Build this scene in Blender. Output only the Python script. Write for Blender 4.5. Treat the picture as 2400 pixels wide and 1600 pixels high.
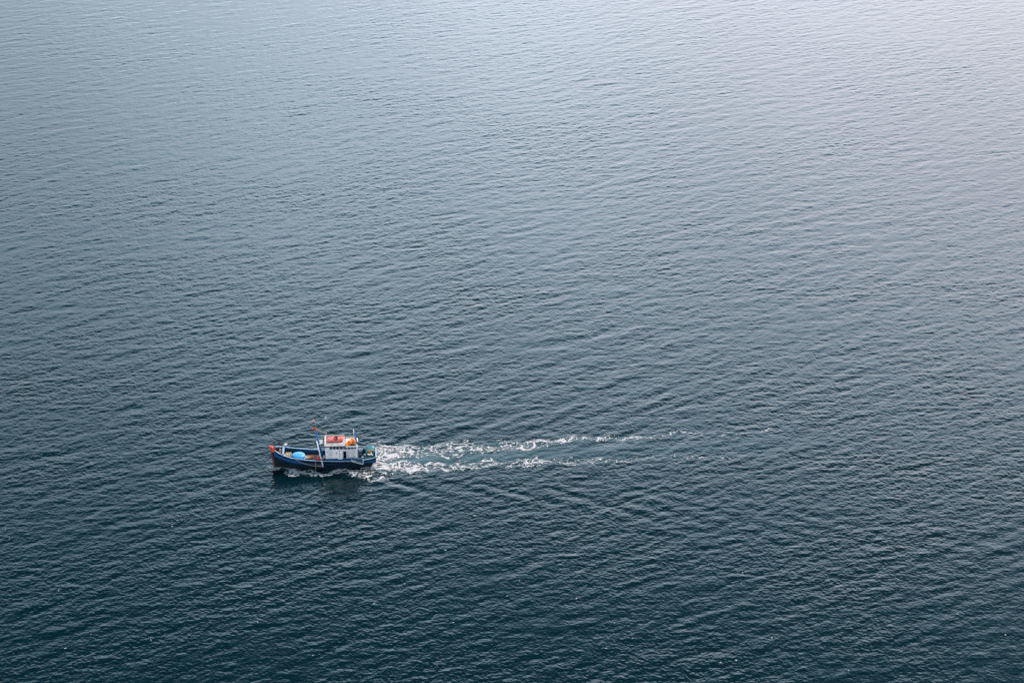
import bpy, bmesh, math, random
import numpy as np
from mathutils import Vector, Matrix
R = math.radians
random.seed(7)
S = bpy.context.scene
for o in list(bpy.data.objects): bpy.data.objects.remove(o)

# ------------------------------------------------------------------ camera
cam = bpy.data.objects.new('camera', bpy.data.cameras.new('camera'))
S.collection.objects.link(cam)
cam.location = (0, 0, 134)
cam.rotation_euler = (R(67), 0, 0)
cam.data.lens = 75; cam.data.sensor_width = 36
cam.data.clip_start = 1; cam.data.clip_end = 60000
S.camera = cam
# ------------------------------------------------------------------ sky and light
SUN_EL, SUN_AZ = 50, 48            # degrees; azimuth clockwise from +Y (view direction)
w = bpy.data.worlds.new('World'); S.world = w; w.use_nodes = True
nt = w.node_tree; N = nt.nodes; L = nt.links; N.clear()
def nd(t, **k):
    n = N.new(t)
    for a, b in k.items(): setattr(n, a, b)
    return n
sky = nd('ShaderNodeTexSky', sky_type='NISHITA'); sky.sun_disc = False
sky.sun_elevation = R(SUN_EL); sky.sun_rotation = R(SUN_AZ); sky.air_density = 1.2; sky.dust_density = 3
bg1 = nd('ShaderNodeBackground'); bg1.inputs[1].default_value = 0.06; L.new(sky.outputs[0], bg1.inputs[0])
tc = nd('ShaderNodeTexCoord'); sep = nd('ShaderNodeSeparateXYZ'); L.new(tc.outputs['Generated'], sep.inputs[0])
ramp = nd('ShaderNodeValToRGB'); L.new(sep.outputs['Z'], ramp.inputs[0])      # overcast veil: bright low, dimmer overhead
e = ramp.color_ramp.elements
SKYR = [(0.0, (2.0, 2.0, 2.1)), (0.22, (1.78, 1.80, 1.88)), (0.29, (1.80, 1.90, 2.03)), (0.35, (1.76, 1.97, 2.16)), (0.41, (1.38, 1.70, 1.91)), (0.455, (0.55, 0.85, 1.03)), (0.51, (0.15, 0.29, 0.36)), (0.57, (0.015, 0.07, 0.10)), (1.0, (0.03, 0.10, 0.14))]
e[0].position, e[0].color = SKYR[0][0], (*SKYR[0][1], 1); e[1].position, e[1].color = SKYR[-1][0], (*SKYR[-1][1], 1)
for p_, c_ in SKYR[1:-1]:
    q = e.new(p_); q.color = (*c_, 1)
# cloud brightness patches + a brighter, warmer side towards the sun
nz = nd('ShaderNodeTexNoise'); nz.inputs['Scale'].default_value = 4.2; nz.inputs['Detail'].default_value = 5
mp = nd('ShaderNodeMapping'); mp.inputs['Scale'].default_value = (1, 1, 2.2); L.new(tc.outputs['Generated'], mp.inputs[0]); L.new(mp.outputs[0], nz.inputs[0])
mr = nd('ShaderNodeMapRange'); L.new(nz.outputs[0], mr.inputs[0])
for i_, v_ in enumerate((0.33, 0.67, 0.78, 1.16)): mr.inputs[1 + i_].default_value = v_
dt = nd('ShaderNodeVectorMath', operation='DOT_PRODUCT'); L.new(tc.outputs['Generated'], dt.inputs[0])
dt.inputs[1].default_value = (math.sin(R(SUN_AZ)), math.cos(R(SUN_AZ)), 0)
sm = nd('ShaderNodeValToRGB'); hm = nd('ShaderNodeMapRange'); L.new(dt.outputs['Value'], hm.inputs[0])
for i_, v_ in enumerate((-1, 1, 0, 1)): hm.inputs[1 + i_].default_value = v_
L.new(hm.outputs[0], sm.inputs[0])
GL = [(0, 1.0), (.35, .80), (.62, .47), (.735, .57), (.775, .80), (.82, .98), (.88, .98), (1.0, .98)]
q_ = sm.color_ramp.elements; q_[0].position = 0; q_[0].color = (GL[0][1],) * 3 + (1,); q_[1].position = 1; q_[1].color = (GL[-1][1],) * 3 + (1,)
for p_, v_ in GL[1:-1]:
    x_ = q_.new(p_); x_.color = (v_, v_, v_, 1)
ml = nd('ShaderNodeMath', operation='MULTIPLY'); L.new(mr.outputs[0], ml.inputs[0]); L.new(sm.outputs[0], ml.inputs[1])
tint = nd('ShaderNodeMix', data_type='RGBA'); tint.blend_type = 'MIX'
sm2 = nd('ShaderNodeMapRange'); L.new(dt.outputs['Value'], sm2.inputs[0])
for i_, v_ in enumerate((0.45, 0.95, 0, 1)): sm2.inputs[1 + i_].default_value = v_
L.new(sm2.outputs[0], tint.inputs[0]); tint.inputs[6].default_value = (0.80, 0.97, 1.08, 1); tint.inputs[7].default_value = (1.06, 0.975, 1.01, 1)
mc = nd('ShaderNodeMix', data_type='RGBA'); mc.blend_type = 'MULTIPLY'; mc.inputs[0].default_value = 1
L.new(ramp.outputs[0], mc.inputs[6]); L.new(tint.outputs[2], mc.inputs[7])
bg2 = nd('ShaderNodeBackground'); L.new(mc.outputs[2], bg2.inputs[0])
g = nd('ShaderNodeMath', operation='MULTIPLY'); g.inputs[1].default_value = 1.0; L.new(ml.outputs[0], g.inputs[0]); L.new(g.outputs[0], bg2.inputs[1])
mx = nd('ShaderNodeMixShader'); mx.inputs[0].default_value = 0.93
L.new(bg1.outputs[0], mx.inputs[1]); L.new(bg2.outputs[0], mx.inputs[2])
wo = nd('ShaderNodeOutputWorld'); L.new(mx.outputs[0], wo.inputs[0])
sl = bpy.data.lights.new('sun', 'SUN'); sl.energy = 3.2; sl.angle = R(14); sl.color = (1, 0.93, 0.87)
so = bpy.data.objects.new('sun', sl); S.collection.objects.link(so)
sd = Vector((math.sin(R(SUN_AZ)) * math.cos(R(SUN_EL)), math.cos(R(SUN_AZ)) * math.cos(R(SUN_EL)), math.sin(R(SUN_EL))))
so.rotation_euler = sd.to_track_quat('Z', 'Y').to_euler(); so.location = (0, 0, 200)
S.view_settings.view_transform = 'Standard'; S.view_settings.look = 'None'
S.view_settings.exposure = 0.75; S.view_settings.gamma = 1

# ------------------------------------------------------------------ helpers
def mat(name, col, rough=0.6, metal=0.0, noise=0.0, nscale=3.0, bump=0.0, bscale=20, dirt=None, spec=0.4, stretch=(1, 1, 1)):
    m = bpy.data.materials.new(name); m.use_nodes = True
    t = m.node_tree; b = t.nodes['Principled BSDF']
    b.inputs['Base Color'].default_value = (*col, 1); b.inputs['Roughness'].default_value = rough
    b.inputs['Metallic'].default_value = metal; b.inputs['Specular IOR Level'].default_value = spec
    tcx = t.nodes.new('ShaderNodeTexCoord')
    mpp = t.nodes.new('ShaderNodeMapping'); mpp.inputs['Scale'].default_value = stretch; t.links.new(tcx.outputs['Object'], mpp.inputs[0])
    if noise or dirt:
        n = t.nodes.new('ShaderNodeTexNoise'); n.inputs['Scale'].default_value = nscale; n.inputs['Detail'].default_value = 6; n.inputs['Roughness'].default_value = .65
        t.links.new(mpp.outputs[0], n.inputs[0])
        r = t.nodes.new('ShaderNodeValToRGB'); t.links.new(n.outputs[0], r.inputs[0])
        d = dirt or tuple(c * (1 - noise) for c in col)
        if dirt:
            r.color_ramp.elements[0].position = .38; r.color_ramp.elements[1].position = .5
            r.color_ramp.elements[0].color = (*d, 1); r.color_ramp.elements[1].color = (*col, 1)
            x = r.color_ramp.elements.new(.8); x.color = (*[min(1, c * (1 + noise)) for c in col], 1)
        else:
            r.color_ramp.elements[0].position = .3; r.color_ramp.elements[1].position = .7
            r.color_ramp.elements[0].color = (*d, 1); r.color_ramp.elements[1].color = (*[min(1, c * (1 + noise)) for c in col], 1)
        t.links.new(r.outputs[0], b.inputs['Base Color'])
    if bump:
        n2 = t.nodes.new('ShaderNodeTexNoise'); n2.inputs['Scale'].default_value = bscale; n2.inputs['Detail'].default_value = 5
        t.links.new(mpp.outputs[0], n2.inputs[0])
        bp = t.nodes.new('ShaderNodeBump'); bp.inputs['Strength'].default_value = bump; bp.inputs['Distance'].default_value = 0.05
        t.links.new(n2.outputs[0], bp.inputs['Height']); t.links.new(bp.outputs[0], b.inputs['Normal'])
    return m

M = dict(
    navy=mat('navy_hull_paint', (.0008, .0035, .009), .5, noise=.5, nscale=2.5, stretch=(.3, 1, 2), spec=.25),
    hullblue=mat('blue_hull_paint', (.0004, .011, .027), .5, noise=.35, nscale=2, dirt=(.0004, .006, .013), stretch=(.35, 1, 3), spec=.25),
    antifoul=mat('dark_bottom_paint', (.004, .012, .014), .6, noise=.5, spec=.2),
    rust=mat('rusty_stem_wood', (.10, .022, .015), .8, noise=.5, nscale=8),
    sky=mat('pale_blue_paint', (.27, .42, .56), .45, noise=.12, nscale=6, dirt=(.15, .25, .36)),
    blue=mat('blue_paint', (.001, .056, .165), .45, noise=.25, nscale=3, dirt=(.001, .03, .10)),
    mastblue=mat('mast_blue_paint', (.001, .10, .27), .4, noise=.15, nscale=5),
    deepblue=mat('deep_blue_paint', (.001, .028, .08), .5, noise=.3, nscale=4),
    white=mat('white_cabin_paint', (.78, .675, .64), .5, noise=.06, nscale=3, dirt=(.60, .50, .46)),
    cream=mat('cream_paint', (.72, .66, .60), .55, noise=.1, nscale=5, dirt=(.5, .42, .36)),
    trim=mat('grey_trim', (.20, .21, .23), .6, noise=.2),
    glass=mat('dark_glass', (.004, .008, .012), .12, spec=.6, noise=.2),
    black=mat('black_rubber', (.006, .006, .008), .6, noise=.3),
    dark=mat('shade_and_dark_parts', (.003, .008, .010), .8, noise=.3),  # near-black: painted shade inside openings, also portholes and lamp lens
    red=mat('red_stem_paint', (.80, .075, .035), .5, noise=.2, nscale=6, dirt=(.42, .03, .02)),
    buoyred=mat('red_buoy_plastic', (.85, .01, .015), .35, noise=.1),
    wood=mat('tan_wood', (.50, .23, .10), .75, noise=.3, nscale=6, bump=.4, stretch=(1, 6, 1)),
    brown=mat('brown_wood', (.17, .075, .040), .8, noise=.4, nscale=6, stretch=(1, 6, 1)),
    pinkwood=mat('reddish_plank', (.24, .10, .08), .8, noise=.35, nscale=7),
    deck=mat('worn_deck_wood', (.13, .075, .045), .85, noise=.5, nscale=4, dirt=(.03, .03, .03), stretch=(.6, 5, 1)),
    deckblue=mat('painted_deck', (.012, .06, .12), .8, noise=.5, nscale=5, dirt=(.01, .03, .05)),
    crate=mat('yellowed_crate', (.82, .70, .48), .6, noise=.15),
    tub=mat('blue_fibreglass', (.050, .33, .78), .34, noise=.12, nscale=3, spec=.5),
    salmon=mat('salmon_canvas', (.88, .20, .17), .7, noise=.2, nscale=5, bump=.8, bscale=9),
    orange=mat('orange_tarpaulin', (.98, .20, .015), .55, noise=.2, nscale=5, bump=.8, bscale=8),
    grey=mat('weathered_grey_board', (.42, .44, .45), .6, noise=.15, nscale=3),
    steel=mat('galvanised_steel', (.35, .37, .38), .45, metal=.6, noise=.2),
    rope=mat('pale_rope', (.45, .38, .30), .9, noise=.2, nscale=12),
    ropered=mat('ruddy_rope', (.30, .13, .09), .9, noise=.2, nscale=12),
    pole=mat('pink_white_paint', (.80, .68, .64), .55, noise=.1, nscale=5, dirt=(.55, .38, .30)),
    orangerust=mat('orange_rust_paint', (.42, .07, .03), .7, noise=.4, nscale=9),
    net=mat('teal_netting', (.015, .19, .22), .9, noise=.6, nscale=7, bump=1, bscale=18),
    netbrown=mat('tan_netting', (.26, .12, .04), .9, noise=.5, nscale=9, bump=1, bscale=20),
    netdark=mat('dark_green_netting', (.02, .05, .045), .9, noise=.6, nscale=9, bump=1, bscale=20),
    roofgrey=mat('weathered_roof_canvas', (.46, .41, .39), .8, noise=.2, nscale=4, dirt=(.24, .20, .18)),
    thinfoam=mat('thin_bubbly_foam', (.17, .20, .215), .6, noise=.25, nscale=5),
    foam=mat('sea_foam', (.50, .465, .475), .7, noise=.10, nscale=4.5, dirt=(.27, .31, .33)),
)

def link(o, parent=None):
    S.collection.objects.link(o)
    if parent is not None: o.parent = parent
    return o
class MB:
    def __init__(s): s.v = []; s.f = []; s.m = []
    def add(s, vs, fs, mi=0):
        k = len(s.v); s.v += [tuple(a) for a in vs]; s.f += [tuple(i + k for i in f) for f in fs]; s.m += [mi] * len(fs); return s
    def box(s, x0, x1, y0, y1, z0, z1, mi=0):
        x0, x1 = sorted((x0, x1)); y0, y1 = sorted((y0, y1)); z0, z1 = sorted((z0, z1))
        return s.add([(x0, y0, z0), (x1, y0, z0), (x1, y1, z0), (x0, y1, z0), (x0, y0, z1), (x1, y0, z1), (x1, y1, z1), (x0, y1, z1)],
                     [(0, 3, 2, 1), (4, 5, 6, 7), (0, 1, 5, 4), (1, 2, 6, 5), (2, 3, 7, 6), (3, 0, 4, 7)], mi)
    def obox(s, c, size, rot=(0, 0, 0), mi=0):
        from mathutils import Euler
        m = Matrix.Translation(c) @ Euler(rot).to_matrix().to_4x4(); a, b, d = [q / 2 for q in size]
        vs = [m @ Vector(p) for p in [(-a, -b, -d), (a, -b, -d), (a, b, -d), (-a, b, -d), (-a, -b, d), (a, -b, d), (a, b, d), (-a, b, d)]]
        return s.add(vs, [(0, 3, 2, 1), (4, 5, 6, 7), (0, 1, 5, 4), (1, 2, 6, 5), (2, 3, 7, 6), (3, 0, 4, 7)], mi)
    def tube(s, pts, r, n=8, r2=None, mi=0):
        pts = [Vector(p) for p in pts]; r2 = r if r2 is None else r2; k = len(pts); vs = []; fs = []
        for i, p in enumerate(pts):
            d = (pts[min(i + 1, k - 1)] - pts[max(i - 1, 0)]).normalized()
            u = d.cross(Vector((0, 0, 1)));
            if u.length < .05: u = d.cross(Vector((0, 1, 0)))
            u.normalize(); v = d.cross(u); rr = r + (r2 - r) * i / (k - 1)
            vs += [p + (u * math.cos(2 * math.pi * j / n) + v * math.sin(2 * math.pi * j / n)) * rr for j in range(n)]
        for i in range(k - 1):
            for j in range(n): fs.append((i * n + j, i * n + (j + 1) % n, (i + 1) * n + (j + 1) % n, (i + 1) * n + j))
        fs += [tuple(range(n - 1, -1, -1)), tuple((k - 1) * n + j for j in range(n))]
        return s.add(vs, fs, mi)
    def lathe(s, prof, c=(0, 0, 0), n=32, jit=0, mi=0):
        vs = []; fs = []
        for r, z in prof:
            for j in range(n):
                q = 1 + jit * math.sin(3 * j * 2 * math.pi / n)
                vs.append((c[0] + r * q * math.cos(2 * math.pi * j / n), c[1] + r * q * math.sin(2 * math.pi * j / n), c[2] + z))
        for i in range(len(prof) - 1):
            for j in range(n): fs.append((i * n + j, i * n + (j + 1) % n, (i + 1) * n + (j + 1) % n, (i + 1) * n + j))
        fs += [tuple(range(n - 1, -1, -1)), tuple((len(prof) - 1) * n + j for j in range(n))]
        return s.add(vs, fs, mi)
    def torus(s, c, R_, r, rot, n=24, k=10, mi=0):
        from mathutils import Euler
        m = Matrix.Translation(c) @ Euler(rot).to_matrix().to_4x4(); vs = []; fs = []
        for i in range(n):
            a = 2 * math.pi * i / n
            for j in range(k):
                b = 2 * math.pi * j / k
                vs.append(m @ Vector(((R_ + r * math.cos(b)) * math.cos(a), (R_ + r * math.cos(b)) * math.sin(a), r * math.sin(b))))
        for i in range(n):
            for j in range(k): fs.append((i * k + j, ((i + 1) % n) * k + j, ((i + 1) % n) * k + (j + 1) % k, i * k + (j + 1) % k))
        return s.add(vs, fs, mi)
    def build(s, name, mats, parent=None, smooth=False, bevel=0, off=(0, 0, 0)):
        me = bpy.data.meshes.new(name)
        me.from_pydata([(a - off[0], b - off[1], c - off[2]) for a, b, c in s.v], [], s.f)
        for q in (mats if isinstance(mats, (list, tuple)) else [mats]): me.materials.append(M[q])
        me.polygons.foreach_set('material_index', s.m)
        if smooth: me.polygons.foreach_set('use_smooth', [True] * len(me.polygons))
        me.update()
        o = bpy.data.objects.new(name, me); link(o, parent)
        if bevel:
            b = o.modifiers.new('bevel', 'BEVEL'); b.width = bevel; b.segments = 2; b.limit_method = 'ANGLE'
        return o

# ------------------------------------------------------------------ boat frame
BX, BY, HEAD = -26.73, 270.82, R(184.3)
BM = Matrix.Translation((BX, BY, 0)) @ Matrix.Rotation(HEAD, 4, 'Z')
def to_boat(x, y):
    c, s_ = math.cos(HEAD), math.sin(HEAD); dx, dy = x - BX, y - BY
    return dx * c + dy * s_, -dx * s_ + dy * c
def to_world(x, y):
    c, s_ = math.cos(HEAD), math.sin(HEAD)
    return BX + x * c - y * s_, BY + x * s_ + y * c
def thing(name, base, label, cat, group=None):
    o = bpy.data.objects.new(name, None); o.empty_display_size = .3; link(o)
    o.matrix_world = BM @ Matrix.Translation(base); o['label'] = label; o['category'] = cat
    if group: o['group'] = group
    return o
def single(mb, name, mats, base, label, cat, group=None, **k):
    o = mb.build(name, mats, off=base, **k); o.matrix_world = BM @ Matrix.Translation(base)
    o['label'] = label; o['category'] = cat
    if group: o['group'] = group
    return o

# ------------------------------------------------------------------ wake shapes (boat metres: +x bow, +y port)
W_UP = [(-4.6, -1.9, 0.5, 0.8), (-5.6, -2.9, 1.4, 0.85), (-7.5, -3.9, 2.8, 0.8), (-11.1, -3.9, 3.2, 0.72), (-14.8, -3.9, 3.4, 0.66), (-18.5, -3.8, 3.0, 0.62), (-22.5, -3.7, 2.4, 0.62), (-27.1, -4.2, 2.3, 0.74), (-30, -4.4, 1.6, 0.76), (-33.4, -5.2, 1.44, 0.76), (-36.5, -5.6, 1.12, 0.83), (-39.7, -6.1, 0.88, 0.83), (-42.7, -5.3, 0.88, 0.76), (-44.7, -6.0, 0.96, 0.71), (-49, -5.6, 0.72, 0.69), (-51.6, -6.6, 0.64, 0.69), (-53.5, -6.5, 0.56, 0.62), (-57.1, -5.7, 0.72, 0.48), (-62.3, -6.3, 0.56, 0.4), (-64.9, -6.9, 0.4, 0.5), (-67.3, -6.2, 0.4, 0.32), (-70, -7.1, 0.4, 0.22), (-74, -7.7, 0.4, 0.05)]
W_IN = [(-7.2, -1.2, 1.0, .95), (-9, -1.7, 1.0, .9), (-11.5, -1.9, 1.0, .75), (-14.7, -2.1, .8, .6), (-19.6, -2.2, .9, .5), (-24, -2.9, .9, .45), (-30, -3.4, .8, .3)]
W_MID = [(-7.3, .1, .9, .95), (-9.0, .5, 1.0, .9), (-11.5, .9, .9, .75), (-14.5, 1.2, .8, .6)]
W_LO = [(-6.6, 1.2, 1.6, 0.75), (-8.6, 1.2, 2.2, 0.85), (-11.6, 1.6, 2.2, 0.8), (-14.6, 2.0, 1.9, 0.8), (-18.2, 1.9, 1.6, 0.72), (-20.6, 1.8, 1.3, 0.68), (-26.7, 1.8, 0.96, 0.56), (-32.7, 1.7, 0.88, 0.51), (-38.8, 1.5, 0.8, 0.49), (-45, 1.4, 0.72, 0.46), (-51, 1.4, 0.64, 0.42), (-57, 1.5, 0.56, 0.37), (-60.3, 1.3, 0.4, 0.13)]
W_LO2 = [(-19, .1, .8, .38), (-24.4, .2, .9, .48), (-26.7, 1.2, .9, .45), (-32.8, 1.0, .9, .5), (-35.9, .6, .9, .5), (-38.8, 1.6, .8, .5)]
W_SPL = [(-2.8, 2.2, .5, .45), (-4.2, 2.7, .9, .6), (-6.1, 3.9, 1.7, .56), (-7.6, 4.4, 1.6, .50), (-9.2, 4.2, 1.0, .28), (-12.7, 5.4, .7, .10)]
W_BOW = [(7.5, -0.3, 0.66, 0.84), (6.9, 0.15, 0.76, 0.67), (6.2, 0.45, 0.66, 0.34), (5.3, 0.75, 0.85, 0.73), (4.3, 1.45, 0.95, 0.84), (3.2, 2.15, 0.85, 0.81), (2.3, 2.65, 0.72, 0.9), (1.2, 2.95, 0.72, 0.81), (0.4, 2.6, 0.66, 0.81), (-0.4, 2.0, 0.76, 0.67), (-2, 1.95, 0.95, 0.65), (-3.2, 2.4, 1.04, 0.69), (-4.6, 2.9, 1.52, 0.65), (-6.4, 3.2, 2.47, 0.58)]
W_HULL = [(6.6, .5, .3, .6), (5.4, 0.87, 0.38, 0.7), (4.2, 1.3199999999999998, 0.68, 0.6), (2.8, 1.67, 0.75, 0.6), (1.4, 1.92, 0.68, 0.5), (0, 1.92, 0.38, 0.5), (-2, 1.87, 0.38, 0.55), (-4, 1.87, 0.45, 0.55), (-6, 1.7200000000000002, 0.6, 0.6)]
W_STB = [(7.4, 0, .3, .5), (5.5, -.9, .3, .5), (3, -1.7, .35, .5), (0, -1.9, .35, .5), (-3, -1.9, .5, .6), (-5, -2.1, 1.0, .7)]
def poly_env(lines, X, Y):
    out = np.zeros_like(X)
    for ln in lines:
        for (x0, y0, w0, a0), (x1, y1, w1, a1) in zip(ln[:-1], ln[1:]):
            dx, dy = x1 - x0, y1 - y0
            t = np.clip(((X - x0) * dx + (Y - y0) * dy) / (dx * dx + dy * dy), 0, 1)
            d = np.hypot(X - x0 - t * dx, Y - y0 - t * dy); wd = (w0 + t * (w1 - w0)) * .62
            out = np.maximum(out, (a0 + t * (a1 - a0)) * np.exp(-(d / wd) ** 4 * .55))
    return out

# ------------------------------------------------------------------ sea surface synthesis
NT, LT = 4096, 409.6
rng = np.random.default_rng(11)
kx = (np.fft.rfftfreq(NT, LT / NT) * 2 * np.pi).astype(np.float32)[None, :]
ky = (np.fft.fftfreq(NT, LT / NT) * 2 * np.pi).astype(np.float32)[:, None]
KK = np.hypot(kx, ky); KK[0, 0] = 1e-3
TH = np.arctan2(ky, kx)
cn = (rng.standard_normal(KK.shape, dtype=np.float32) + 1j * rng.standard_normal(KK.shape, dtype=np.float32))
def field(P, cn=cn, slope=None, std=None):
    """random surface with 2-D power P, scaled to an rms slope (waves) or std (noise)"""
    A = cn * np.sqrt(P); A[0, 0] = 0
    f = np.fft.irfft2(A, (NT, NT)).astype(np.float32)
    if std is not None: return f * (std / f.std())
    kw = np.ones_like(kx); kw[0, 1:-1] = 2
    k_ = slope / (math.sqrt(float((np.abs(A) ** 2 * KK ** 2 * kw).sum())) / NT ** 2)
    A = A * k_
    d1 = np.fft.irfft2(-1j * A * kx / KK, (NT, NT)).astype(np.float32)
    d2 = np.fft.irfft2(-1j * A * ky / KK, (NT, NT)).astype(np.float32)
    return f * k_, d1, d2
def spread_(th0, p, iso): return iso + (1 - iso) * np.abs(np.cos(TH - th0)) ** p
def band(lo, hi, p=4):       # wavelengths lo..hi metres
    k1, k2 = 2 * np.pi / hi, 2 * np.pi / lo
    return KK ** -p * np.exp(-(k1 / KK) ** 3) * np.exp(-(KK / k2) ** 4)
T_SW, T_CH = R(90 + 36), R(90 - 8)     # directions across the crests
SW = field(band(1.7, 6.5, 4.0) * spread_(T_SW, 6, .08), slope=.020)
CH = field(band(.17, .75, 3.5) * spread_(T_CH, 2, .75), slope=.102)
MD = field(band(.75, 2.4, 3.8) * spread_(R(90 + 26), 3, .22), cn=np.roll(cn, 555, 0), slope=.036)
CH = tuple(a_ + b_ for a_, b_ in zip(CH, MD)); del MD
PATCH = field(np.exp(-(KK * 9) ** 2) , std=1.0)
PATCH2 = field(np.exp(-(KK * 3) ** 2) , cn=np.roll(cn, 77, 0), std=1.0)
def samp(F, x, y):
    u = np.mod(x / LT * NT, NT); v = np.mod(y / LT * NT, NT)
    i = u.astype(np.int32); j = v.astype(np.int32); a = (u - i).astype(np.float32); b = (v - j).astype(np.float32)
    i %= NT; j %= NT; i1 = (i + 1) % NT; j1 = (j + 1) % NT
    return (F[j, i] * (1 - a) + F[j, i1] * a) * (1 - b) + (F[j1, i] * (1 - a) + F[j1, i1] * a) * b
def sea(x, y):
    """displaced position of the sea surface"""
    X, Y = to_boat(x, y)
    pt = np.clip(1 + .15 * samp(PATCH, x, y) + .13 * samp(PATCH2, x, y), .65, 1.7)
    # smooth water between the two foam lines
    wid = np.clip(2.6 + .016 * (-X), 1.5, 4); cy = -1.2 + .012 * X
    calm = np.exp(-((Y - cy) / wid) ** 4) * (X < -6) * np.exp(-np.clip(-X - 6, 0, None) / 60)
    near = np.exp(-(np.clip(np.abs(X) - 6.5, 0, None) / 1.5) ** 2 - (np.clip(np.abs(Y) - 1.6, 0, None) / 1.3) ** 2)
    ch = pt * (1 - .78 * calm) * (1 - .55 * near); sw = (1 - .45 * calm) * (1 - .6 * near)
    h = samp(SW[0], x, y) * sw + samp(CH[0], x, y) * ch
    dx = samp(SW[1], x, y) * sw + samp(CH[1], x, y) * ch
    dy = samp(SW[2], x, y) * sw + samp(CH[2], x, y) * ch
    # diverging waves thrown out by the bow, along the arms of the wake wedge
    for sgn in (-1, 1):
        D = np.clip(6.5 - X, 0, None)
        for ang, lam, am, off in ((.33, 3.3, .026 + .004 * sgn, 0), (.24, 2.1, .008, 1.0)):
            q = Y * sgn - .8 - D * ang; wq = 1.2 + .07 * D
            ph = (X * math.cos(R(52)) + Y * sgn * math.sin(R(52))) * 2 * np.pi / lam + off
            h = h + am * np.clip(1 + .5 * samp(PATCH2, x * 1.5, y * 1.5), 0, 2) * np.cos(ph) * (D > 0) * np.minimum(1, D / 5) * np.exp(-D / 60) * np.exp(-(q / wq) ** 2)
    return x + 1.05 * dx, y + 1.05 * dy, h
def grid_mesh(name, P3, nu, nv, material, wrap=False):
    me = bpy.data.meshes.new(name)
    nvt = nu * nv; me.vertices.add(nvt); me.vertices.foreach_set('co', P3.astype(np.float32).ravel())
    ids = np.arange(nvt, dtype=np.int32).reshape(nv, nu)
    a, b = (ids[:-1, :], ids[1:, :])
    if wrap: q = np.stack([a, np.roll(a, -1, 1), np.roll(b, -1, 1), b], -1).reshape(-1, 4)
    else: q = np.stack([a[:, :-1], a[:, 1:], b[:, 1:], b[:, :-1]], -1).reshape(-1, 4)
    nf = len(q); me.loops.add(nf * 4); me.loops.foreach_set('vertex_index', q.ravel())
    me.polygons.add(nf); me.polygons.foreach_set('loop_start', np.arange(nf, dtype=np.int32) * 4)
    me.update(calc_edges=True); me.polygons.foreach_set('use_smooth', np.ones(nf, bool)); me.materials.append(material)
    return me
# polar sheet about the cliff foot: fine where the view falls, coarser all round, out to the horizon
A_f = np.radians(np.linspace(-17.5, 17.5, 2300)); A_c = np.radians(np.concatenate([17.5 + np.cumsum(np.geomspace(.03, 12, 60) / np.geomspace(.03, 12, 60).sum() * 162.5)]))
A = np.concatenate([A_f, A_c[:-1], [math.pi], -A_c[:-1][::-1]])
rr = [195.0]
while rr[-1] < 640: rr.append(rr[-1] + .105 * (rr[-1] / 200) ** .75)
rr = np.array(rr)
R_out = np.geomspace(rr[-1] + .6, 45000, 90); R_in = np.linspace(2, 194, 70)
RR = np.concatenate([R_in, rr, R_out])
print('sea grid', len(A), len(RR), len(A) * len(RR))
Ag, Rg = np.meshgrid(A, RR)
x0 = (np.sin(Ag) * Rg); y0 = (np.cos(Ag) * Rg)
fade = np.clip((900 - Rg) / 250, 0, 1) * np.clip((Rg - 60) / 100, 0, 1)
sx, sy, sz = sea(x0, y0)
P3 = np.stack([x0 + (sx - x0) * fade, y0 + (sy - y0) * fade, sz * fade], -1)
wm = bpy.data.materials.new('sea_water'); wm.use_nodes = True
t = wm.node_tree; b = t.nodes['Principled BSDF']
b.inputs['Base Color'].default_value = (.0006, .0095, .0125, 1); b.inputs['Roughness'].default_value = .06; b.inputs['IOR'].default_value = 1.333
an_ = t.nodes.new('ShaderNodeAttribute'); an_.attribute_name = 'aeration'
am_ = t.nodes.new('ShaderNodeMix'); am_.data_type = 'RGBA'; am_.inputs[6].default_value = (.0002, .0092, .0132, 1); am_.inputs[7].default_value = (.030, .062, .075, 1)
t.links.new(an_.outputs['Fac'], am_.inputs[0]); t.links.new(am_.outputs[2], b.inputs['Base Color'])
tcx = t.nodes.new('ShaderNodeTexCoord'); prev = None
for sc_, st_, di_ in ((3.4, .32, .03), (7.5, .25, .012)):
    mpp = t.nodes.new('ShaderNodeMapping'); mpp.inputs['Rotation'].default_value = (0, 0, R(-8)); mpp.inputs['Scale'].default_value = (.6, 1, 1)
    t.links.new(tcx.outputs['Object'], mpp.inputs[0])
    n = t.nodes.new('ShaderNodeTexNoise'); n.inputs['Scale'].default_value = sc_; n.inputs['Detail'].default_value = 2; t.links.new(mpp.outputs[0], n.inputs[0])
    bp = t.nodes.new('ShaderNodeBump'); bp.inputs['Strength'].default_value = st_; bp.inputs['Distance'].default_value = di_
    t.links.new(n.outputs[0], bp.inputs['Height'])
    if prev: t.links.new(prev.outputs[0], bp.inputs['Normal'])
    prev = bp
t.links.new(prev.outputs[0], b.inputs['Normal'])
sea_o = bpy.data.objects.new('sea', grid_mesh('sea', P3, len(A), len(RR), wm, True)); link(sea_o)
sea_o['kind'] = 'structure'
Xa, Ya = to_boat(x0, y0)
aer = np.exp(-((Ya + 1.2 - .012 * Xa) / np.clip(2.4 + .02 * -Xa, 1, 5)) ** 4) * np.clip((-6.5 - Xa) / 2, 0, 1) * np.exp(-np.clip(-Xa - 7, 0, None) / 26)
aer = np.maximum(aer, .8 * poly_env([W_UP, W_LO, W_BOW], Xa, Ya) * (np.abs(Xa + 30) < 45))
at_ = sea_o.data.attributes.new('aeration', 'FLOAT', 'POINT'); at_.data.foreach_set('value', aer.astype(np.float32).ravel())
del P3, sx, sy, sz, x0, y0, Ag, Rg, fade

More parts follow.
